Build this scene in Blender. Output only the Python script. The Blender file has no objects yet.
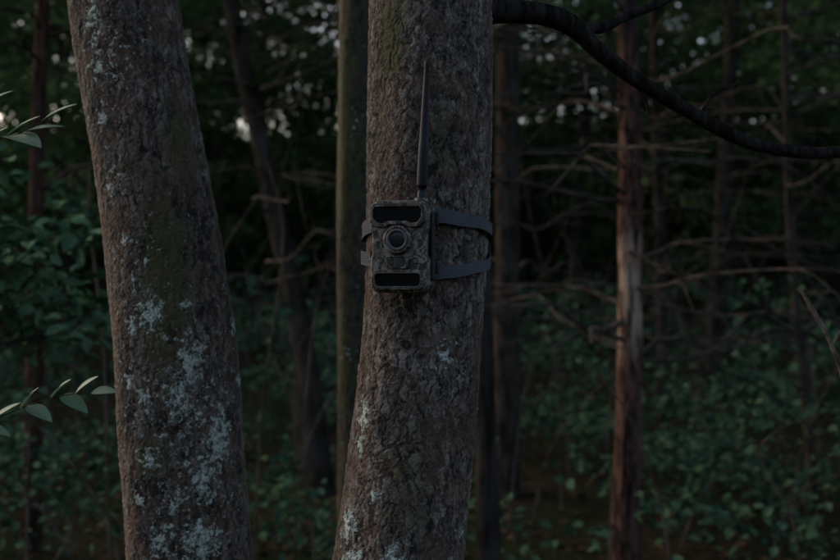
import bpy, bmesh, math, numpy as np
from mathutils import Vector, Matrix
rng = np.random.default_rng(7)
sc = bpy.context.scene
sc.view_settings.view_transform = 'Standard'
sc.view_settings.look = 'None'
sc.view_settings.exposure = 0

# ------------------------------------------------------------ helpers
def link(o, parent=None):
    sc.collection.objects.link(o)
    if parent: o.parent = parent
    return o
def empty(name, loc=(0,0,0)):
    e = bpy.data.objects.new(name, None); e.location = loc; e.empty_display_size = .1
    return link(e)
def mesh_np(name, V, F, mat=None, parent=None, smooth=True, attrs=None):
    V = np.asarray(V, dtype=np.float32); F = np.asarray(F, dtype=np.int32)
    me = bpy.data.meshes.new(name)
    me.vertices.add(len(V)); me.vertices.foreach_set('co', V.ravel())
    k = F.shape[1]
    me.loops.add(F.size); me.loops.foreach_set('vertex_index', F.ravel())
    me.polygons.add(len(F)); me.polygons.foreach_set('loop_start', np.arange(0, F.size, k, dtype=np.int32))
    me.polygons.foreach_set('use_smooth', np.full(len(F), smooth))
    if attrs:
        for n, a in attrs.items():
            at = me.attributes.new(n, 'FLOAT', 'POINT'); at.data.foreach_set('value', np.asarray(a, dtype=np.float32))
    me.update(calc_edges=True)
    o = bpy.data.objects.new(name, me)
    if mat: me.materials.append(mat)
    return link(o, parent)
def resample(P, R, n):
    P = np.array(P, float); R = np.array(R, float)
    t = np.linspace(0, len(P)-1, n); i = np.clip(t.astype(int), 0, len(P)-2); f = (t-i)[:,None]
    Pm = np.vstack([2*P[0]-P[1], P, 2*P[-1]-P[-2]]); a,b,c,d = Pm[i],Pm[i+1],Pm[i+2],Pm[i+3]
    Q = .5*((2*b)+(-a+c)*f+(2*a-5*b+4*c-d)*f**2+(-a+3*b-3*c+d)*f**3)
    return Q, R[i]*(1-f[:,0])+R[i+1]*f[:,0]
def tube(Q, R, seg=8, lump=0., seed=0):
    Q = np.asarray(Q); n = len(Q)
    T = np.gradient(Q, axis=0); T /= np.linalg.norm(T, axis=1)[:,None]+1e-9
    ref = np.array([0,0,1.]) if abs(T[:,2]).mean() < .8 else np.array([0,1.,0])
    A = np.cross(T, ref); A /= np.linalg.norm(A, axis=1)[:,None]+1e-9
    B = np.cross(T, A)
    ph = np.linspace(0, 2*np.pi, seg, endpoint=False)
    rr = np.asarray(R)[:,None]*np.ones(seg)
    if lump:
        s = np.arange(n)[:,None]*70./n
        rr = rr*(1+lump*(np.sin(s*.55+seed+2*ph)+np.sin(s*1.3+seed*2-ph)*.6+np.sin(s*.23+3*ph+seed)*.6))
    V = Q[:,None,:]+rr[:,:,None]*(np.cos(ph)[None,:,None]*A[:,None,:]+np.sin(ph)[None,:,None]*B[:,None,:])
    i = np.arange(n-1)[:,None]*seg; j = np.arange(seg)[None,:]; j2 = (j+1)%seg
    F = np.stack([i+j, i+j2, i+seg+j2, i+seg+j], -1).reshape(-1,4)
    return V.reshape(-1,3), F
class Bag:
    def __init__(s): s.V=[]; s.F=[]; s.n=0
    def add(s, VF):
        V,F = VF; s.V.append(V); s.F.append(F+s.n); s.n += len(V)
    def make(s, name, mat, parent=None):
        return mesh_np(name, np.vstack(s.V), np.vstack(s.F), mat, parent)

# ------------------------------------------------------------ node helpers
class NT:
    def __init__(s, name):
        s.m = bpy.data.materials.new(name); s.m.use_nodes = True
        s.t = s.m.node_tree; s.t.nodes.clear()
        s.out = s.n('ShaderNodeOutputMaterial')
    def n(s, ty, **kw):
        nd = s.t.nodes.new(ty)
        for k,v in kw.items(): setattr(nd, k, v)
        return nd
    def l(s, a, b): s.t.links.new(a, b)
    def setin(s, sock, v):
        if isinstance(v, bpy.types.NodeSocket): s.l(v, sock)
        else: sock.default_value = v
    def math(s, op, a, b=0., c=None, clamp=False):
        nd = s.n('ShaderNodeMath', operation=op, use_clamp=clamp)
        s.setin(nd.inputs[0], a); s.setin(nd.inputs[1], b)
        if c is not None: s.setin(nd.inputs[2], c)
        return nd.outputs[0]
    def map(s, v, sc_):
        nd = s.n('ShaderNodeMapping'); s.l(v, nd.inputs[0]); nd.inputs['Scale'].default_value = sc_; return nd.outputs[0]
    def noise(s, v, scale, detail=4, rough=.55, dist=0):
        nd = s.n('ShaderNodeTexNoise'); s.l(v, nd.inputs['Vector'])
        nd.inputs['Scale'].default_value=scale; nd.inputs['Detail'].default_value=detail
        nd.inputs['Roughness'].default_value=rough; nd.inputs['Distortion'].default_value=dist
        return nd
    def voro(s, v, scale, feat='DISTANCE_TO_EDGE'):
        nd = s.n('ShaderNodeTexVoronoi', feature=feat); s.l(v, nd.inputs['Vector']); nd.inputs['Scale'].default_value=scale
        return nd
    def rng(s, v, a, b, c=0., d=1., smooth=True):
        nd = s.n('ShaderNodeMapRange', interpolation_type='SMOOTHSTEP' if smooth else 'LINEAR')
        s.setin(nd.inputs[0], v)
        for i,x in enumerate((a,b,c,d)): nd.inputs[i+1].default_value = x
        return nd.outputs[0]
    def mix(s, f, a, b):
        nd = s.n('ShaderNodeMix', data_type='RGBA')
        s.setin(nd.inputs[0], f)
        for i,x in ((6,a),(7,b)):
            if isinstance(x, tuple): nd.inputs[i].default_value = (*x[:3],1)
            else: s.l(x, nd.inputs[i])
        return nd.outputs[2]
    def bsdf(s, col, rough=.8, spec=.3):
        b = s.n('ShaderNodeBsdfPrincipled')
        if isinstance(col, tuple): b.inputs['Base Color'].default_value=(*col[:3],1)
        else: s.l(col, b.inputs['Base Color'])
        s.setin(b.inputs['Roughness'], rough); b.inputs['Specular IOR Level'].default_value = spec
        s.l(b.outputs[0], s.out.inputs[0]); return b
    def diffuse(s, col):
        b = s.n('ShaderNodeBsdfDiffuse'); s.l(col, b.inputs[0]); s.l(b.outputs[0], s.out.inputs[0]); return b
    def bump(s, b, h, strength=.5, dist=.002):
        nd = s.n('ShaderNodeBump'); s.l(h, nd.inputs['Height']); nd.inputs['Strength'].default_value=strength
        nd.inputs['Distance'].default_value=dist; s.l(nd.outputs[0], b.inputs['Normal'])

def bark_mat(name, dark, mid, light, disp=.006, cell=75., zs=.33, red=.5, tint=(.090,.050,.032), warp=.012, crust=.55):
    t = NT(name); co = t.n('ShaderNodeTexCoord').outputs['Object']
    w = t.noise(co, 30, 3, .65)
    sub = t.n('ShaderNodeVectorMath', operation='SUBTRACT'); t.l(w.outputs['Color'], sub.inputs[0]); sub.inputs[1].default_value=(.5,.5,.5)
    scl = t.n('ShaderNodeVectorMath', operation='SCALE'); t.l(sub.outputs[0], scl.inputs[0]); scl.inputs['Scale'].default_value = warp*3
    add = t.n('ShaderNodeVectorMath', operation='ADD'); t.l(co, add.inputs[0]); t.l(scl.outputs[0], add.inputs[1])
    v = t.map(add.outputs[0], (1,1,zs))
    e1 = t.rng(t.voro(v, cell*.8).outputs['Distance'], 0, .16)
    n1 = t.noise(v, cell*1.0, 5, .76).outputs['Fac']
    n2 = t.noise(t.map(co,(1,1,.7)), 220, 3, .75).outputs['Fac']
    big = t.noise(t.map(co,(1,1,.45)), 9, 4, .65).outputs['Fac']
    fl = t.noise(co, 84, 5, .78).outputs['Fac']
    e1s = t.math('MULTIPLY', e1, t.rng(big, .40,.62,.0,.18))
    h = t.math('ADD', e1s, t.math('MULTIPLY', n1, 1.0))
    h = t.math('ADD', h, t.math('MULTIPLY', n2, .40))
    c = t.mix(t.rng(h, .62, .80), dark, mid)
    c = t.mix(t.rng(h, .76, .95), c, light)
    c = t.mix(t.math('MULTIPLY', t.rng(t.noise(co, 17, 4,.65).outputs['Fac'], .46,.62), red), c, tint)
    c = t.mix(t.rng(big, .50,.68, 0,.55), c, dark)
    fm = t.math('MULTIPLY', t.rng(fl, .585, .66), t.rng(big, .38,.60,1.,.0))
    c = t.mix(t.math('MULTIPLY', fm, crust), c, (.21,.215,.18))
    ms = t.n('ShaderNodeAttribute', attribute_name='moss').outputs['Fac']
    mm = t.rng(t.math('ADD', t.math('MULTIPLY', ms, .57), n1), .68, .92)
    c = t.mix(t.math('MULTIPLY', mm, .75), c, (.052,.053,.015))
    li = t.n('ShaderNodeAttribute', attribute_name='lichen').outputs['Fac']
    lm = t.rng(t.math('ADD', t.math('MULTIPLY', li, .24), fl), .655, .72)
    lc = t.mix(t.rng(n2,.34,.60), (.14,.17,.135), (.44,.48,.41))
    c = t.mix(t.math('MULTIPLY', lm, .93), c, lc)
    b = t.bsdf(c, .85, .2)
    hh = t.math('ADD', h, t.math('MULTIPLY', lm, .12))
    d = t.n('ShaderNodeDisplacement'); t.l(hh, d.inputs['Height']); d.inputs['Midlevel'].default_value=.75; d.inputs['Scale'].default_value=disp
    t.l(d.outputs[0], t.out.inputs['Displacement'])
    t.m.displacement_method = 'DISPLACEMENT'
    return t.m

def simple_bark(name, a, b, scale=30, bump=.01):
    t = NT(name); co = t.n('ShaderNodeTexCoord').outputs['Object']
    v = t.map(co, (1,1,.25)); n = t.noise(v, scale, 5, .7).outputs['Fac']
    c = t.mix(t.rng(n,.35,.7), a, b)
    bs = t.diffuse(c); t.bump(bs, n, .9, bump); return t.m
def plain_bark(name, a, b):
    t = NT(name); co = t.n('ShaderNodeTexCoord').outputs['Object']
    n = t.noise(t.map(co, (1,1,.25)), 14, 3, .7).outputs['Fac']
    t.diffuse(t.mix(t.rng(n,.35,.7), a, b)); return t.m

def leaf_mat(name, c1, c2, trans=0):
    t = NT(name)
    r = t.n('ShaderNodeAttribute', attribute_name='rnd').outputs['Fac']
    c = t.mix(r, c1, c2); d = t.diffuse(c)
    if trans:
        tr=t.n('ShaderNodeBsdfTranslucent'); t.l(c,tr.inputs[0]); mx=t.n('ShaderNodeMixShader'); mx.inputs[0].default_value=trans
        t.l(d.outputs[0],mx.inputs[1]); t.l(tr.outputs[0],mx.inputs[2]); t.l(mx.outputs[0],t.out.inputs[0])
    return t.m

# ------------------------------------------------------------ terrain
def hgt(x, y):
    s = np.clip((y-7)/34., 0, 1); s = s*s*(3-2*s)
    s2 = np.clip((y-38)/45., 0, 1); s2 = s2*s2*(3-2*s2)
    return s*3.4 + s2*8.5 + .05*np.sin(x*1.3+.4)*np.sin(y*.9) + .10*np.sin(x*.37+y*.21) + .02*np.sin(x*5+y*3) + .6*s*np.sin(x*.11)
g = np.concatenate([np.linspace(-400,-40,14), np.linspace(-38,50,260), np.linspace(55,600,24)])
gx = np.concatenate([np.linspace(-400,-40,14), np.linspace(-38,38,220), np.linspace(42,400,14)])
X,Y = np.meshgrid(gx, g); V = np.stack([X,Y,hgt(X,Y)],-1).reshape(-1,3)
nx,ny = len(gx),len(g); i = np.arange(ny-1)[:,None]*nx; j=np.arange(nx-1)[None,:]
F = np.stack([i+j,i+j+1,i+nx+j+1,i+nx+j],-1).reshape(-1,4)
t = NT('forest_floor_soil'); co = t.n('ShaderNodeTexCoord').outputs['Object']
n = t.noise(co, 18, 6, .7).outputs['Fac']; n2 = t.noise(co, 1.2, 3).outputs['Fac']
c = t.mix(t.rng(n,.35,.7), (.016,.014,.009), (.05,.040,.026)); c = t.mix(t.rng(n2,.4,.6,0,.8), c, (.018,.030,.014))
b = t.diffuse(c); t.bump(b, n, 1, .05)
mesh_np('ground', V, F, t.m)

# ------------------------------------------------------------ leaves
def make_leaves(name, C, L, mat, parent=None, flat=1.0, wide=.3, simple=False):
    N = len(C); L = L[:,None]
    nrm = rng.normal(size=(N,3))*.55; nrm[:,2] += flat; nrm /= np.linalg.norm(nrm,axis=1)[:,None]
    d = rng.normal(size=(N,3)); d[:,2] -= .25; d -= (d*nrm).sum(1)[:,None]*nrm; d /= np.linalg.norm(d,axis=1)[:,None]
    bb = np.cross(nrm, d)
    W = L*wide
    if simple:
        V = np.stack([C, C+d*L*.45-bb*W+nrm*L*.08, C+d*L, C+d*L*.45+bb*W+nrm*L*.08],1).reshape(-1,3)
        F = np.arange(N)[:,None]*4+np.array([[0,1,2,3]]); k=4
    else:
        p0 = C; p3 = C + d*L - nrm*L*.12
        p1 = C + d*L*.32 + bb*W + nrm*L*.09; p2 = C + d*L*.68 + bb*W*.82 + nrm*L*.05
        q1 = C + d*L*.32 - bb*W + nrm*L*.09; q2 = C + d*L*.68 - bb*W*.82 + nrm*L*.05
        V = np.stack([p0,q1,q2,p3,p2,p1],1).reshape(-1,3)
        o = np.arange(N)[:,None]*6; k=6
        F = np.concatenate([o+np.array([[0,1,2,3]]), o+np.array([[0,3,4,5]])]).astype(np.int32)
    rn = np.repeat(np.clip(rng.random(N)*.7+rng.random(N)*.3,0,1),k)
    return mesh_np(name, V, F, mat, parent, smooth=False, attrs={'rnd':rn})
def sprays(C, Rad, n, thick=.12, tilt=.25):
    C=np.asarray(C); m=len(C); Rad=np.broadcast_to(Rad,(m,))
    a = rng.random((m,n))*2*np.pi; r = np.sqrt(rng.random((m,n)))*Rad[:,None]
    r *= .65+.35*np.sin(a*3+rng.random((m,1))*6)
    dx=r*np.cos(a); dy=r*np.sin(a)
    tx=rng.normal(size=(m,1))*tilt; ty=rng.normal(size=(m,1))*tilt
    dz = dx*tx+dy*ty - .25*r*r/Rad[:,None] + rng.normal(size=(m,n))*thick*Rad[:,None]
    return (C[:,None,:]+np.stack([dx,dy,dz],-1)).reshape(-1,3)

leafA = leaf_mat('foliage_leaves', (.026,.058,.030), (.080,.135,.060))
leafF = leaf_mat('distant_leaves', (.032,.070,.032), (.095,.165,.066), .4)
leafB = leaf_mat('undergrowth_leaves', (.022,.050,.031), (.085,.150,.085))
leafC = leaf_mat('canopy_leaves', (.03,.06,.022), (.07,.12,.04))
barkD = plain_bark('dark_bark', (.014,.012,.010), (.056,.048,.041))
barkT = plain_bark('dead_twig_bark', (.035,.029,.024), (.105,.088,.074))
barkR = simple_bark('red_bark', (.025,.014,.010), (.085,.050,.039), 26)
barkG = simple_bark('grey_bark', (.020,.016,.013), (.078,.062,.052), 26)

# ------------------------------------------------------------ hero trunks
def ring_z(z0, za, zb, z1, fine, coarse):
    return np.concatenate([np.arange(z0, za, coarse), np.arange(za, zb, fine), np.arange(zb, z1+coarse, coarse)])
def hero_trunk(name, zk, xk, yk, rk, mat, seg, fine, parent, lich, moss, seed, za=.85, zb=2.15, lump=.025):
    z = ring_z(zk[0], za, zb, zk[-1], fine, .02)
    zz = np.linspace(zk[0], zk[-1], 600); k = np.ones(25)/25
    def sm(v):
        a = np.interp(zz, zk, v); a = np.convolve(np.pad(a,12,mode='edge'), k, 'valid'); return np.interp(z, zz, a)
    x,y,r = sm(xk),sm(yk),sm(rk)
    ph = np.linspace(0,2*np.pi,seg,endpoint=False)[None,:]; Z=z[:,None]; s=seed
    rr = r[:,None]*(1+lump*(np.sin(2*ph+Z*3+s)+.7*np.sin(3*ph-Z*5+s*2)+.5*np.sin(5*ph+Z*2.3+s)+.5*np.sin(ph*4+Z*11+s)+.3*np.sin(ph*7-Z*17+s)))
    flare = np.exp(-Z/.18)*.5
    rr = rr*(1+flare*(.6+.5*np.sin(5*ph+s)))
    Vx = x[:,None]+rr*np.cos(ph); Vy=y[:,None]+rr*np.sin(ph); Vz = Z+0*ph
    V = np.stack([Vx,Vy,Vz],-1).reshape(-1,3); nr=len(z)
    i=np.arange(nr-1)[:,None]*seg; j=np.arange(seg)[None,:]; j2=(j+1)%seg
    F=np.stack([i+j,i+j2,i+seg+j2,i+seg+j],-1).reshape(-1,4)
    def field(pts):
        f = np.zeros(len(V))
        for (px,pz,sg,amp,sz) in pts:
            xc=np.interp(pz,z,x); yc=np.interp(pz,z,y); rc=np.interp(pz,z,r)
            dx=px-xc; py=yc-math.sqrt(max(rc*rc-dx*dx,0.))
            d2=((V[:,0]-px)**2+(V[:,1]-py)**2)/sg**2+(V[:,2]-pz)**2/(sg*sz)**2
            f=np.maximum(f, amp*np.exp(-d2*.5))
        return f
    return mesh_np(name, V, F, mat, parent, attrs={'lichen':field(lich),'moss':field(moss)})

bark_main = bark_mat('tree_bark', (.014,.010,.008), (.090,.068,.052), (.235,.198,.166), disp=.0092, cell=85, zs=.40)
bark_left = bark_mat('tree_bark_mossy', (.014,.010,.008), (.086,.066,.050), (.20,.172,.144), disp=.009, cell=78, zs=.36, crust=.8)
bark_thin = bark_mat('slender_tree_bark', (.012,.010,.006), (.036,.035,.022), (.068,.062,.044), disp=.004, cell=80, red=.3)

tree_a = empty('maple_tree')
hero_trunk('trunk', [0,.5,1.068,1.315,1.562,1.932,3,5,8], [-.13,-.095,-.034,-.003,.012,.018,.05,.1,.2],
  [1.80,1.80,1.80,1.80,1.80,1.80,1.82,1.9,2.1], [.135,.115,.1015,.094,.094,.094,.088,.07,.03], bark_main, 470, .00125, tree_a,
  [(-.083,1.295,.016,1.0,1.5),(-.088,1.25,.012,.85,1.6),(-.105,1.135,.018,1.,1.6),(-.10,1.085,.02,1.,1.),(-.034,1.095,.020,.9,1.),(.037,1.39,.014,.8,1.4),(-.07,1.18,.012,.75,1),(.06,1.12,.012,.6,1)],
  [(-.045,1.86,.03,.8,2.),(-.02,1.93,.03,.6,1.5),(-.02,1.2,.04,.5,3),(.03,1.7,.02,.5,3),(-.06,1.72,.02,.5,3),(.05,1.42,.02,.45,3),(.0,1.33,.02,.45,2)], 1.3)
tree_b = empty('maple_tree.001')
hero_trunk('trunk', [0,.5,.996,1.284,1.464,1.644,1.824,2.004,3.2,5,8], [-.36,-.385,-.414,-.436,-.449,-.475,-.507,-.533,-.68,-.9,-1.2],
  [2.1]*6+[2.1,2.1,2.15,2.2,2.4], [.14,.12,.108,.107,.103,.103,.100,.098,.09,.07,.03], bark_left, 450, .0014, tree_b,
  [(-.463,1.44,.022,1.,1.4),(-.50,1.42,.014,.9,1.2),(-.394,1.363,.024,1.,1.8),(-.351,1.226,.028,1.,1.8),(-.369,1.157,.026,1.,1.4),(-.42,1.12,.020,.85,1.5),
   (-.506,1.569,.012,1.,1.),(-.565,1.945,.020,.95,1.5),(-.56,1.868,.014,1.,1.),(-.377,1.054,.034,.95,1.2),(-.463,1.191,.018,.85,1.3),(-.339,1.414,.012,.85,1.2),(-.411,1.294,.024,.95,1.4),(-.47,1.30,.014,.8,2),(-.57,1.99,.018,.9,1),
   (-.44,1.05,.03,.75,1.5),(-.50,1.33,.015,.8,1.5),(-.40,1.46,.012,.8,1.2),(-.55,1.78,.012,.9,1.5),(-.33,1.32,.012,.85,1.5),(-.48,1.12,.015,.8,1),(-.40,1.25,.10,.5,1.5),(-.55,1.9,.05,.5,2.5),(-.5,1.5,.05,.45,2),(-.53,1.68,.03,.55,2)],
  [(-.44,1.5,.04,.8,4.),(-.42,1.75,.03,.7,3.),(-.46,1.2,.03,.6,2.),(-.5,1.7,.03,.5,2)], 4.1, lump=.028)
tree_c = empty('slender_tree')
hero_trunk('trunk', [0,1.17,1.72,2.27,4,7], [-.18,-.186,-.184,-.175,-.14,-.05],[3.2]*6,[.060,.038,.044,.045,.04,.02], bark_thin, 130, .004, tree_c,
  [(-.2,1.3,.02,.4,2),(-.17,1.9,.015,.6,2)], [(-.2,1.9,.05,.7,6),(-.2,1.3,.04,.6,6)], 2.2, za=.6, zb=2.6, lump=.03)

bark_limb = simple_bark('limb_bark', (.007,.006,.005), (.035,.030,.027), 60, .005)
bag = Bag()
Q,R = resample([(.02,1.80,1.905),(.108,1.81,1.918),(.190,1.85,1.922),(.247,1.9,1.914),(.296,1.92,1.875),(.368,1.95,1.831),(.480,2.0,1.778),(.580,2.05,1.741),(.684,2.1,1.730),(.770,2.13,1.734),(1.0,2.25,1.76),(1.4,2.4,1.9)],
   [.028,.020,.0175,.017,.0135,.0125,.0120,.0115,.011,.0105,.008,.003], 420)
bag.add(tube(Q,R,48,.025,1))
Q,R = resample([(.235,1.9,1.912),(.298,1.93,1.918),(.356,1.98,1.951),(.435,2.03,1.992),(.6,2.15,2.12),(.8,2.3,2.4)],[.012,.0095,.0082,.0075,.006,.002],200)
bag.add(tube(Q,R,32,.025,2))
for p in ([(.48,2.0,1.78),(.52,2.05,1.83),(.60,2.1,1.86)],[(.35,1.94,1.84),(.38,1.96,1.80),(.385,1.97,1.77)]):
    Q,R = resample(p,[.004,.0025,.001],30); bag.add(tube(Q,R,10,.03,3))
bag.make('limb', bark_limb, tree_a)

def limb_set(bag, x,y,z0,z1,count,ln,r0,droop,Cs,leafy=True, sub=2):
    for k in range(count):
        z = z0+(z1-z0)*rng.random(); a=rng.random()*2*np.pi; L=ln*(.5+.7*rng.random())
        d=np.array([math.cos(a),math.sin(a),0]); P=[np.array([x,y,z])]
        up=.15+.2*rng.random()
        for q in range(1,6):
            f=q/5; P.append(np.array([x,y,z])+d*L*f+np.array([0,0,L*(up*f-droop*f*f)])+rng.normal(size=3)*.04*L)
        Q,R=resample(P,np.linspace(r0,r0*.15,6),14); bag.add(tube(Q,R,5))
        for s in range(sub):
            i0=4+int(rng.random()*8); b0=Q[i0]; a2=a+rng.choice([-1,1])*(.4+.6*rng.random()); l2=L*.45
            P2=[b0,b0+np.array([math.cos(a2),math.sin(a2),-.1])*l2*.5+rng.normal(size=3)*.02,b0+np.array([math.cos(a2),math.sin(a2),-.25*rng.random()])*l2]
            q2,r2=resample(P2,[r0*.4,r0*.25,r0*.1],7); bag.add(tube(q2,r2,4))
            if leafy: Cs.append(q2[-1])
        if leafy: Cs.append(Q[-1]); Cs.append(Q[8])

def crown(tree, x,y,z0,z1,mat,n=18,ln=2.2):
    b=Bag(); Cs=[]; limb_set(b,x,y,z0,z1,n,ln,.025,.1,Cs)
    b.make('limbs',barkD,tree); C=sprays(Cs,.7,45)
    make_leaves('crown_leaves',C,.10+.05*rng.random(len(C)),mat,tree,simple=True)
crown(tree_a,.1,1.95,3.8,7.8,leafC); crown(tree_b,-.95,2.25,3.8,7.8,leafC); crown(tree_c,-.1,3.2,3.9,7,leafC,14,1.6)

# ------------------------------------------------------------ individual mid-distance trees
def mid_tree(name, pts, rad, mat, z0,z1,n,ln,leafy,droop=.25,seed=0,r0=.012,sub=3):
    e=empty(name); b=Bag(); Q,R=resample(pts,rad,160); b.add(tube(Q,R,24,.02,seed)); b.make('trunk',mat,e)
    b=Bag(); Cs=[]; top=pts[len(pts)//2]
    limb_set(b,top[0],top[1],z0,z1,n,ln,r0,droop,Cs,leafy,sub); b.make('dead_branches' if not leafy else 'branches',barkD if leafy else barkT,e)
    b=Bag(); Cs=[]; limb_set(b,pts[-2][0],pts[-2][1],4.,pts[-1][2],14,1.8,.02,.1,Cs); b.make('limbs',barkD,e)
    C=sprays(Cs,.7,40); make_leaves('crown_leaves',C,.10+.05*rng.random(len(C)),leafC,e,simple=True)
    return e
t = NT('torn_red_bark'); co=t.n('ShaderNodeTexCoord').outputs['Object']
v=t.map(co,(1,1,.18)); n=t.noise(v,40,6,.75).outputs['Fac']; sx=t.n('ShaderNodeSeparateXYZ'); t.l(co,sx.inputs[0])
c=t.mix(t.rng(n,.40,.64),(.022,.014,.011),(.21,.118,.090))
zz=sx.outputs[2]
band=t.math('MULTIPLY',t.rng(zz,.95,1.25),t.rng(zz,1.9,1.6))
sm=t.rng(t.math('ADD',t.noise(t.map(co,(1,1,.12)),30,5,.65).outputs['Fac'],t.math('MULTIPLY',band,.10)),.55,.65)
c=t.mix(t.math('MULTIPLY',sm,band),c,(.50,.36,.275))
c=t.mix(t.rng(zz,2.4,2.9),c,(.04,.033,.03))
b=t.diffuse(c); t.bump(b,n,1,.03); torn=t.m
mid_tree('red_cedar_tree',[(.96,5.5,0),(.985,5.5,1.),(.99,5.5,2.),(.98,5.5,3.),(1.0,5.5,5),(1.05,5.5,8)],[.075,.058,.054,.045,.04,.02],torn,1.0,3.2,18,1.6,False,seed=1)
mid_tree('oak_tree',[(.55,7.5,0),(.56,7.5,1.5),(.57,7.5,3.5),(.6,7.5,6),(.6,7.5,9)],[.10,.078,.07,.06,.03],barkG,1.0,3.6,20,1.7,False,seed=2)
mid_tree('oak_tree.001',[(.31,5.2,0),(.29,5.2,1.),(.26,5.2,2.),(.2,5.2,4),(.2,5.2,7)],[.06,.045,.04,.03,.02],barkD,1.5,3,5,.9,False,seed=3)
mid_tree('oak_tree.002',[(-.62,7.6,0),(-.78,7.6,1.2),(-1.0,7.6,2.2),(-1.3,7.6,4),(-1.4,7.6,8)],[.09,.075,.06,.05,.04],barkD,1.2,3.5,16,1.5,False,seed=4)
mid_tree('red_cedar_tree.001',[(-2.0,6.0,0),(-1.98,6.,1.2),(-1.96,6.,2.4),(-1.9,6.,4),(-1.9,6.,8)],[.055,.042,.036,.03,.02],barkR,1.5,3.5,10,1.3,True,seed=5)
mid_tree('oak_tree.003',[(2.0,9.5,.2),(1.95,9.5,2.),(1.9,9.5,4),(1.9,9.5,6),(1.9,9.5,9)],[.055,.042,.036,.03,.02],barkD,1.,4.2,22,2.2,False,seed=7)
mid_tree('oak_tree.004',[(2.45,7.2,.1),(2.3,7.2,1.6),(2.25,7.2,3),(2.2,7.2,6),(2.2,7.2,8)],[.035,.026,.022,.02,.012],barkG,1.,3.6,18,1.9,False,seed=9)

b=Bag()
for p,r in [([(.98,5.45,1.63),(1.2,5.1,1.49),(1.45,5.0,1.39),(1.8,5.0,1.2),(2.3,4.9,.95)],.010),
            ([(.98,5.45,2.05),(1.15,5.3,1.95),(1.36,5.2,1.72),(1.5,5.1,1.45),(1.55,5.1,1.2)],.008),
            ([(.98,5.45,2.2),(1.3,5.2,2.15),(1.6,5.1,2.0),(1.9,5.0,1.75)],.007),
            ([(.98,5.45,1.8),(1.2,5.2,1.82),(1.5,5.1,1.68),(1.75,5.0,1.4),(1.85,5.0,1.1)],.007),
            ([(.98,5.5,1.3),(.8,5.2,1.25),(.6,5.1,1.1),(.45,5.0,.85)],.006),
            ([(.98,5.5,2.35),(.8,5.3,2.45),(.55,5.2,2.4)],.006),
            ([(.98,5.5,2.0),(.75,5.2,2.2),(.5,5.1,2.25),(.3,5.,2.1)],.006),
            ([(.98,5.5,1.9),(.75,5.2,1.98),(.5,5.1,1.9),(.3,5.,1.7)],.005),
            ([(.98,5.5,1.0),(1.3,5.2,1.1),(1.6,5.1,.95),(1.9,5.,.6)],.007)]:
    Q,R=resample(p,np.linspace(r,r*.4,len(p)),50); b.add(tube(Q,R,7,.04,2))
    for q in range(5):
        i0=10+int(rng.random()*36); s0=Q[i0]; s1=s0+rng.normal(size=3)*np.array([.16,.1,.10])+np.array([.04,0,-.06])
        q2,r2=resample([s0,(s0+s1)/2+rng.normal(size=3)*.015,s1],[.003,.0022,.001],8); b.add(tube(q2,r2,4))
b.make('arching_branches',barkD,bpy.data.objects['red_cedar_tree'])
b=Bag()
Q,R=resample([(1.02,2.45,0),(.93,2.4,.8),(.86,2.35,1.25),(.815,2.31,1.37),(.775,2.3,1.44),(.749,2.3,1.482)],[.007,.006,.0045,.004,.0042,.0028],80)
b.add(tube(Q,R,12,.06,1))
Q,R=resample([(.815,2.31,1.37),(.83,2.3,1.40),(.838,2.3,1.42)],[.003,.002,.001],12); b.add(tube(Q,R,8))
snag=simple_bark('snag_wood',(.07,.050,.038),(.25,.185,.145),60,.004); b.make('dead_sapling',snag)

# ------------------------------------------------------------ forest mass
b=Bag(); Cs=[]; dd=[]
for k in range(66):
    y=10.5+23*rng.random()**.85; x=(rng.random()*2-1)*(y*.55+4)
    r=.03+.06*rng.random()**1.5; z=float(hgt(x,y)); ln=rng.normal(size=2)*.6
    H=8+5*rng.random()
    Q,R=resample([(x,y,z-.1),(x+ln[0]*.3,y+ln[1]*.3,z+H*.3),(x+ln[0]*.5,y,z+H*.6),(x+ln[0],y+ln[1],z+H)],[r*1.2,r,r*.7,r*.2],30)
    b.add(tube(Q,R,9,.02,k))
    right = x/y>.02 and y<15
    limb_set(b,x+ln[0]*.3,y+ln[1]*.3,z+.8,z+H*.45,10,2.0+.03*y,.014,.2,dd if right else Cs,not right)
    limb_set(b,x+ln[0]*.3,y+ln[1]*.3,z+H*.3,z+H*.85,15,2.0+.03*y,.016,.12,Cs)
b.make('forest_trees',barkD)
C=sprays(Cs,.75,36); make_leaves('forest_foliage',C,.08+.05*rng.random(len(C)),leafF,wide=.36,simple=True)
print('mid',len(Cs),len(C))
Cs=[]
for k in range(2350):
    y=22+15*rng.random(); x=(rng.random()*2-1)*(y*.50+5)
    z=11.5*rng.random()**1.08
    Cs.append((x,y,float(hgt(x,y))+z))
C=sprays(Cs,1.15,105,.15); make_leaves('distant_foliage',C,.15+.09*rng.random(len(C)),leafF,flat=.5,wide=.42,simple=True)
Cs=[((rng.random()*2-1)*16, 3+20*rng.random(), 7.5+4*rng.random()) for k in range(540)]
C=sprays(Cs,1.2,55,.15); make_leaves('added_shade_canopy',C,.20+.1*rng.random(len(C)),leafC,wide=.4,simple=True)  # leaf layer added overhead, out of view, to darken the background
Cs=[]
for k in range(450):
    a=math.radians(185+170*rng.random()); q=17+6*rng.random(); x=q*math.cos(a)*1.3; y=q*math.sin(a)
    Cs.append((x,y,float(hgt(x,y))+5.5*rng.random()))
C=sprays(Cs,1.6,50,.3); make_leaves('rear_light_block_foliage',C,.35+.2*rng.random(len(C)),leafA,flat=.4,wide=.45,simple=True)  # unseen leaves added behind the viewpoint: glass reflects dark, low sky light blocked
Cs=[]
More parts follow.
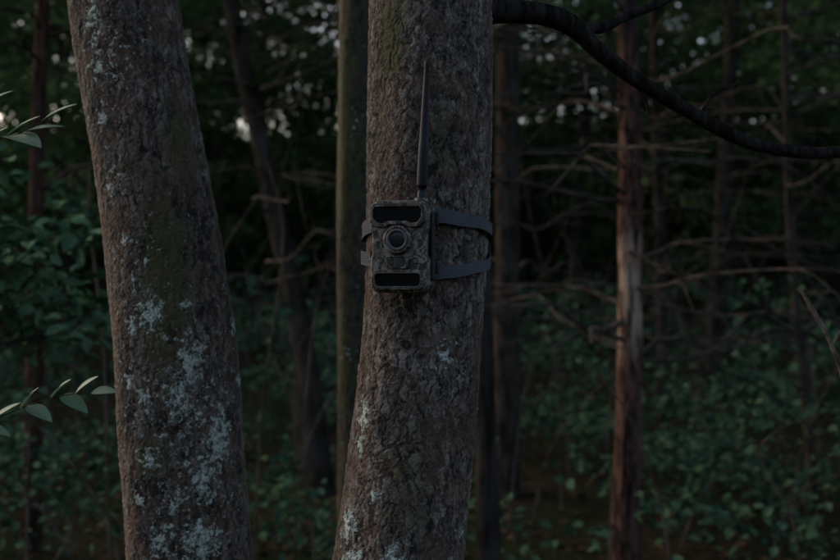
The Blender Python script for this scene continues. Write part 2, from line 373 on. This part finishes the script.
while len(Cs)<1400:
    y=5.2+15*rng.random()**1.1; x=(rng.random()*2-1)*(y*.5+2.5)
    pn=math.sin(x*1.1+y*.7)+math.sin(x*.5-y*1.3+2)+.7*math.sin(x*2.3+y*.3+1)
    if pn<-.3+rng.normal()*.5: continue
    Cs.append((x,y,float(hgt(x,y))+.08+(.5+.5*min(max(pn,0),1.6))*rng.random()**1.5))
C=sprays(Cs,.32,34,.14); make_leaves('undergrowth',C,.035+.045*rng.random(len(C)),leafB,wide=.34)
b=Bag()
for k in range(190):
    y=4.4+9*rng.random(); x=(rng.random()*2-1)*(y*.42+1); z=float(hgt(x,y)); H=.6+1.9*rng.random()**1.4; l=rng.normal(size=4)*.34
    Q,R=resample([(x,y,z),(x+l[0]*.3,y+l[1]*.3,z+H*.45),(x+l[0],y+l[1],z+H*.8),(x+l[0]+l[2],y+l[1],z+H)],[.006,.005,.004,.0015],18); b.add(tube(Q,R,5))
b.make('bare_saplings',barkT)
N=12000; x=(rng.random(N)*2-1)*9; y=-3+20*rng.random(N); C=np.stack([x,y,hgt(x,y)+.012],-1)
make_leaves('leaf_litter',C,.05+.04*rng.random(N),leaf_mat('dry_leaves',(.03,.020,.012),(.09,.060,.036)),flat=2.)

# ------------------------------------------------------------ near foliage on left (real leaf shapes)
def blade(base, tip, w, curl=.12, roll=0.):
    base=np.array(base,float); tip=np.array(tip,float); d=tip-base; L=np.linalg.norm(d); d/=L
    up=np.array([math.sin(roll)*.9,-.5,math.cos(roll)]); s=np.cross(d,up); s/=np.linalg.norm(s); n=np.cross(s,d)
    n_=12; V=[];F=[]
    for i in range(n_+1):
        f=i/n_; ww=w*.5*(math.sin(math.pi*f**.8)**.85)*(1-.15*f)+.0004
        c=base+d*L*f+n*(-curl*L*f*f+curl*.5*L*f)
        for k,u in enumerate((-1,-.5,0,.5,1)): V.append(c+s*ww*u+n*abs(u)*ww*.30)
    for i in range(n_):
        for k in range(4): a=i*5+k; F.append((a,a+1,a+6,a+5))
    return np.array(V),np.array(F)
t=NT('sapling_leaf'); co=t.n('ShaderNodeTexCoord').outputs['Object']
c=t.mix(t.noise(co,25,4).outputs['Fac'],(.06,.12,.075),(.11,.19,.12))
bs=t.n('ShaderNodeBsdfPrincipled'); t.l(c,bs.inputs['Base Color']); bs.inputs['Roughness'].default_value=.55; bs.inputs['Specular IOR Level'].default_value=.3
tr=t.n('ShaderNodeBsdfTranslucent'); t.l(c,tr.inputs[0]); mx=t.n('ShaderNodeMixShader'); mx.inputs[0].default_value=.25
t.l(bs.outputs[0],mx.inputs[1]); t.l(tr.outputs[0],mx.inputs[2]); t.l(mx.outputs[0],t.out.inputs[0]); leafN=t.m
stemM=simple_bark('green_stem',(.03,.035,.015),(.06,.06,.03),80,.001)
def sprig(name, path, blades, r=.0018):
    e=empty(name); b=Bag(); Q,R=resample(path,np.linspace(r,r*.4,len(path)),40); b.add(tube(Q,R,7)); b.make('stem',stemM,e)
    b=Bag()
    for bl in blades: b.add(blade(*bl))
    b.make('leaves',leafN,e)
sprig('sapling',[(-.95,1.95,.0),(-.86,1.92,.7),(-.78,1.9,1.2),(-.70,1.9,1.268),(-.60,1.9,1.308),(-.53,1.88,1.318)],
 [((-.53,1.88,1.318),(-.485,1.87,1.322),.026),((-.56,1.89,1.313),(-.518,1.87,1.348),.022),((-.585,1.9,1.312),(-.535,1.88,1.288),.032,.15),
  ((-.60,1.9,1.308),(-.562,1.87,1.343),.022),((-.64,1.9,1.295),(-.590,1.87,1.275),.030),((-.65,1.9,1.29),(-.614,1.87,1.330),.020),((-.70,1.9,1.268),(-.646,1.88,1.305),.020),((-.71,1.9,1.262),(-.66,1.88,1.25),.022)])
sprig('sapling.001',[(-1.05,1.85,0),(-.95,1.85,1.0),(-.80,1.85,1.6),(-.72,1.85,1.70),(-.63,1.85,1.735),(-.585,1.85,1.76)],
 [((-.655,1.85,1.728),(-.585,1.80,1.708),.050,.1,.2),((-.63,1.85,1.735),(-.560,1.83,1.745),.018),((-.60,1.85,1.752),(-.540,1.83,1.780),.017),((-.66,1.85,1.725),(-.595,1.82,1.760),.018),
  ((-.70,1.85,1.71),(-.650,1.83,1.742),.020),((-.72,1.85,1.76),(-.645,1.84,1.803),.022),((-.70,1.85,1.71),(-.655,1.8,1.685),.026)])
Cs=[]; b=Bag()
for k in range(50):
    z=1.30+.58*rng.random(); x=-1.62+.60*rng.random()-(.1 if z>1.8 else 0); y=3.4+.9*rng.random()
    Cs.append((x,y,z)); Q,R=resample([(-1.6,3.6,0),(-1.6,3.6,1.0),((x-1.6)/2,(y+3.6)/2,(z+1.1)/2+.05),(x,y,z)],[.008,.006,.004,.0015],24); b.add(tube(Q,R,5))
shr=empty('leafy_shrub'); b.make('stems',barkD,shr); C=sprays(Cs,.2,16,.08,.15); make_leaves('leaves',C,.045+.04*rng.random(len(C)),leaf_mat('shrub_leaves',(.04,.085,.045),(.10,.175,.095)),shr,flat=1.1,wide=.30)

# ------------------------------------------------------------ trail camera
tc=empty('trail_camera',(-.024,1.672,1.548)); tc.rotation_euler=(math.radians(1.5),0,math.radians(-15))
t=NT('camo_plastic'); co=t.n('ShaderNodeTexCoord').outputs['Object']
n1=t.noise(t.map(co,(1,1,.55)),34,4,.55,1.4).outputs['Fac']; n2=t.noise(co,60,3,.55,2.).outputs['Fac']; n3=t.noise(co,900,2).outputs['Fac']
c=t.mix(t.rng(n1,.45,.49),(.024,.018,.013),(.078,.062,.045)); c=t.mix(t.rng(n2,.54,.57),c,(.165,.145,.118)); c=t.mix(t.rng(n1,.58,.60),c,(.014,.012,.010))
b=t.bsdf(c,.5,.35); t.bump(b,n3,.25,.0006); camo=t.m
def plain(name,col,rough,spec=.5):
    t=NT(name); co=t.n('ShaderNodeTexCoord').outputs['Object']; n=t.noise(co,60,4).outputs['Fac']
    c=t.mix(n,tuple(x*.7 for x in col),tuple(x*1.25 for x in col)); b=t.bsdf(c,rough,spec); t.bump(b,t.noise(co,700,2).outputs['Fac'],.1,.0005); return t.m
blk=plain('black_plastic',(.006,.006,.007),.5,.25); gry=plain('grey_plastic',(.060,.056,.053),.5); glass=plain('ir_window',(.003,.003,.004),.22,.25); lensm=plain('lens_glass',(.010,.011,.013),.25,.3)
WX=1.1
def prism(name,out,y0,y1,mat,bev=.0015,holes=None,seg=3):
    bm=bmesh.new()
    if holes is None:
        f=bm.faces.new([bm.verts.new((x,y0,z)) for x,z in out]); r=bmesh.ops.extrude_face_region(bm,geom=[f])
        bmesh.ops.translate(bm,vec=(0,y1-y0,0),verts=[v for v in r['geom'] if isinstance(v,bmesh.types.BMVert)])
    else:
        n=len(out); L=[[bm.verts.new((x,y,z)) for x,z in o] for y in (y0,y1) for o in (out,holes)]
        for i in range(n):
            j=(i+1)%n
            bm.faces.new((L[0][i],L[0][j],L[1][j],L[1][i])); bm.faces.new((L[2][i],L[3][i],L[3][j],L[2][j]))
            bm.faces.new((L[0][i],L[2][i],L[2][j],L[0][j])); bm.faces.new((L[1][i],L[1][j],L[3][j],L[3][i]))
    bmesh.ops.recalc_face_normals(bm,faces=bm.faces); me=bpy.data.meshes.new(name); bm.to_mesh(me); bm.free(); me.materials.append(mat)
    o=link(bpy.data.objects.new(name,me),tc)
    if bev: m=o.modifiers.new('bevel','BEVEL'); m.width=bev; m.segments=seg; m.limit_method='ANGLE'; m.angle_limit=.5
    return o
def lathe(name,prof,mat,loc,axis='y',seg=48,parent=tc):
    V=[];F=[]
    for (a,r) in prof:
        for k in range(seg):
            p=2*math.pi*k/seg; V.append((r*math.cos(p),a,r*math.sin(p)) if axis=='y' else (r*math.cos(p),r*math.sin(p),a))
    for i in range(len(prof)-1):
        for k in range(seg): k2=(k+1)%seg; F.append((i*seg+k,i*seg+k2,(i+1)*seg+k2,(i+1)*seg+k))
    o=mesh_np(name,V,F,mat,parent); o.location=loc
    return o
mm=.001
def M(l): return [(x*mm*WX,z*mm) for x,z in l]
def mir(l): return M(l+[(-x,z) for x,z in reversed(l)])
body=mir([(27,66),(34,62),(38.5,54),(38.5,26),(35.5,19),(35.5,-12),(38,-19),(38,-56),(33,-65),(24,-66)])
prism('body',body,-.020,.026,camo,.005,seg=4)
shell=[(x*.985,z*.985) for x,z in body]; prism('front_shell',shell,-.0275,-.0195,camo,.003,seg=4)
prism('back_plate',M([(-30,58),(30,58),(30,-58),(-30,-58)]),.0255,.036,blk,.003)
prism('gasket',[(x*1.012,z*1.008) for x,z in body],-.0015,.0015,blk,.0005)
win=mir([(29,56),(32,52),(32,41),(27,34),(18,33),(13,36)])
out_=mir([(32,61),(36.5,56),(36.5,35),(30,28),(16,27),(11,31)])
prism('ir_frame',out_,-.0335,-.0265,camo,.0012,holes=win)
prism('ir_window',win,-.0290,-.0268,glass,0)
lathe('lens_housing',[(-.026,.0215),(-.031,.0210),(-.0335,.0195),(-.0338,.0170),(-.0325,.0158)],camo,(0,0,.0095))
lathe('lens_ring',[(-.0325,.0160),(-.0345,.0150),(-.0350,.0138),(-.0345,.0122),(-.0315,.0108)],gry,(0,0,.0095))
lathe('lens_glass',[(-.0312,.0112),(-.0318,.0095),(-.0322,.006),(-.0323,.0001)],lensm,(0,0,.0095))
prism('sensor_frame',M([(-14,-13),(14,-13),(15,-16),(15,-28),(12,-31),(-12,-31),(-15,-28),(-15,-16)]),-.0310,-.0265,camo,.001,holes=M([(-9,-14.5),(9,-14.5),(10,-16),(10,-27),(9,-29),(-9,-29),(-10,-27),(-10,-16)]))
V=[];F=[]
for i in range(13):
    a=-1.0+2.0*i/12
    for z in (-.0285,-.0150): V.append((.0115*math.sin(a),-.0265-.0065*math.cos(a)+.003,z))
for i in range(12): F.append((2*i,2*i+2,2*i+3,2*i+1))
mesh_np('motion_sensor',V,F,plain('sensor_lens',(.022,.022,.024),.4),tc)
for sx in (-1,1): lathe('screw',[(-.0272,.0032),(-.0288,.0030),(-.0290,.0016),(-.0282,.0001)],gry,(sx*.026,0,-.021),seg=20)
lw=mir([(26,-38),(29.5,-40),(30.5,-43),(29.5,-53),(26,-56),(8,-56)]); lo=mir([(28,-33),(33.5,-36),(35,-41),(34,-57),(28,-61),(8,-61)])
prism('lower_frame',lo,-.0335,-.0265,camo,.0012,holes=lw); prism('lower_window',lw,-.0285,-.0267,glass,0)
prism('lower_trim',mir([(27.2,-36.2),(31,-38.3),(32.0,-42.3),(30.9,-54.4),(26.8,-57.8),(8,-57.8)]),-.0344,-.0332,gry,.0002,holes=mir([(26.2,-37.6),(29.8,-39.6),(30.8,-42.8),(29.8,-53.4),(26.2,-56.4),(8,-56.4)]))
for zc in (.040,-.014):
    prism('latch',M([(-44,zc/mm+9),(-38,zc/mm+9),(-36,zc/mm+6),(-36,zc/mm-8),(-40,zc/mm-10),(-44,zc/mm-6)]),-.010,.014,camo,.002)
prism('hinge',M([(37,50),(41,48),(41,-48),(37,-50)]),-.006,.010,blk,.0015)
prism('strap_bracket',M([(-42,50),(42,50),(42,30),(36,26),(36,-20),(42,-24),(42,-40),(-42,-40),(-42,-24),(-36,-20),(-36,26),(-42,30)]),.019,.0285,blk,.002)
prof=[(0,.0068),(.004,.0070),(.006,.0064),(.014,.0062),(.015,.0056),(.021,.0056),(.022,.0078),(.026,.0080)]
prof+=[(.070,.0076),(.085,.0071),(.088,.0066),(.115,.0060),(.145,.0053),(.175,.0046),(.196,.0040),(.1975,.0043),(.2005,.0041),(.203,.0001)]
an=lathe('antenna',prof,blk,(.0246,.0087,.063),axis='z',seg=28); an.rotation_euler=(0,math.radians(3.0),0)
lathe('antenna_mount',[(-.006,.0105),(.004,.0102),(.0055,.009),(.0056,.0001)],camo,(.0246,.0087,.064),axis='z',seg=24)

t=NT('webbing'); co=t.n('ShaderNodeTexCoord').outputs['Object']
w=t.n('ShaderNodeTexWave',wave_type='BANDS',bands_direction='Z'); t.l(co,w.inputs['Vector']); w.inputs['Scale'].default_value=160; w.inputs['Distortion'].default_value=1
n=t.noise(co,400,3).outputs['Fac']; c=t.mix(t.math('MULTIPLY',w.outputs['Fac'],n),(.050,.050,.054),(.15,.152,.160)); c=t.mix(t.rng(t.noise(co,40,4).outputs['Fac'],.5,.7,0,.6),c,(.065,.060,.056))
b=t.bsdf(c,.8,.25); t.bump(b,w.outputs['Fac'],.6,.001); web=t.m
def strap(name,zs,wd):
    n=200; V=[];F=[]
    ang=[0,60,100,180,270,330,360]
    for i in range(n):
        d=360*i/n; a=math.radians(d); z=np.interp(d,ang,zs); xc=np.interp(z,[1.315,1.562,1.932],[-.003,.012,.018])
        tw=1-.25*math.sin(math.radians(min(d,180)))
        for rr,s in ((.0990,-.5),(.0990,.5),(.1005,.5),(.1005,-.5)):
            rr=rr+.0012*math.sin(a*3)
            V.append((xc+rr*math.sin(a),1.80-rr*math.cos(a),z+s*wd*tw+.0006*math.sin(a*9)))
    for i in range(n):
        j=(i+1)%n
        for k in range(4): k2=(k+1)%4; F.append((i*4+k,j*4+k,j*4+k2,i*4+k2))
    o=mesh_np(name,V,F,web,None,smooth=False); o.parent=tc; o.matrix_parent_inverse=(Matrix.Translation(tc.location)@tc.rotation_euler.to_matrix().to_4x4()).inverted()
strap('upper_strap',[1.596,1.583,1.570,1.562,1.572,1.592,1.596],.023)
strap('lower_strap',[1.508,1.521,1.535,1.545,1.536,1.525,1.508],.021)

# ------------------------------------------------------------ light & camera
el,az=math.radians(33),math.radians(-55)
w=bpy.data.worlds.new('World'); sc.world=w; w.use_nodes=True; nt=w.node_tree; nt.nodes.clear()
o=nt.nodes.new('ShaderNodeOutputWorld'); bg=nt.nodes.new('ShaderNodeBackground'); sky=nt.nodes.new('ShaderNodeTexSky')
sky.sky_type='NISHITA'; sky.sun_disc=False; sky.sun_elevation=el; sky.sun_rotation=az; sky.dust_density=6; sky.ozone_density=.5; sky.altitude=200
nt.links.new(sky.outputs[0],bg.inputs[0]); nt.links.new(bg.outputs[0],o.inputs[0]); bg.inputs[1].default_value=.31
sl=bpy.data.lights.new('sun','SUN'); sl.energy=.3; sl.angle=math.radians(30); sl.color=(1,.93,.85)
so=link(bpy.data.objects.new('sun',sl))
d=Vector((math.sin(az)*math.cos(el),math.cos(az)*math.cos(el),math.sin(el))); so.rotation_euler=d.to_track_quat('Z','Y').to_euler()
cam=bpy.data.cameras.new('camera'); co_=link(bpy.data.objects.new('camera',cam)); co_.location=(0,0,1.5); co_.rotation_euler=(math.radians(90),0,0)
cam.lens=50; cam.sensor_width=36; cam.clip_end=2000; cam.clip_start=.05
cam.dof.use_dof=True; cam.dof.focus_distance=1.68; cam.dof.aperture_fstop=4.5
sc.camera=co_
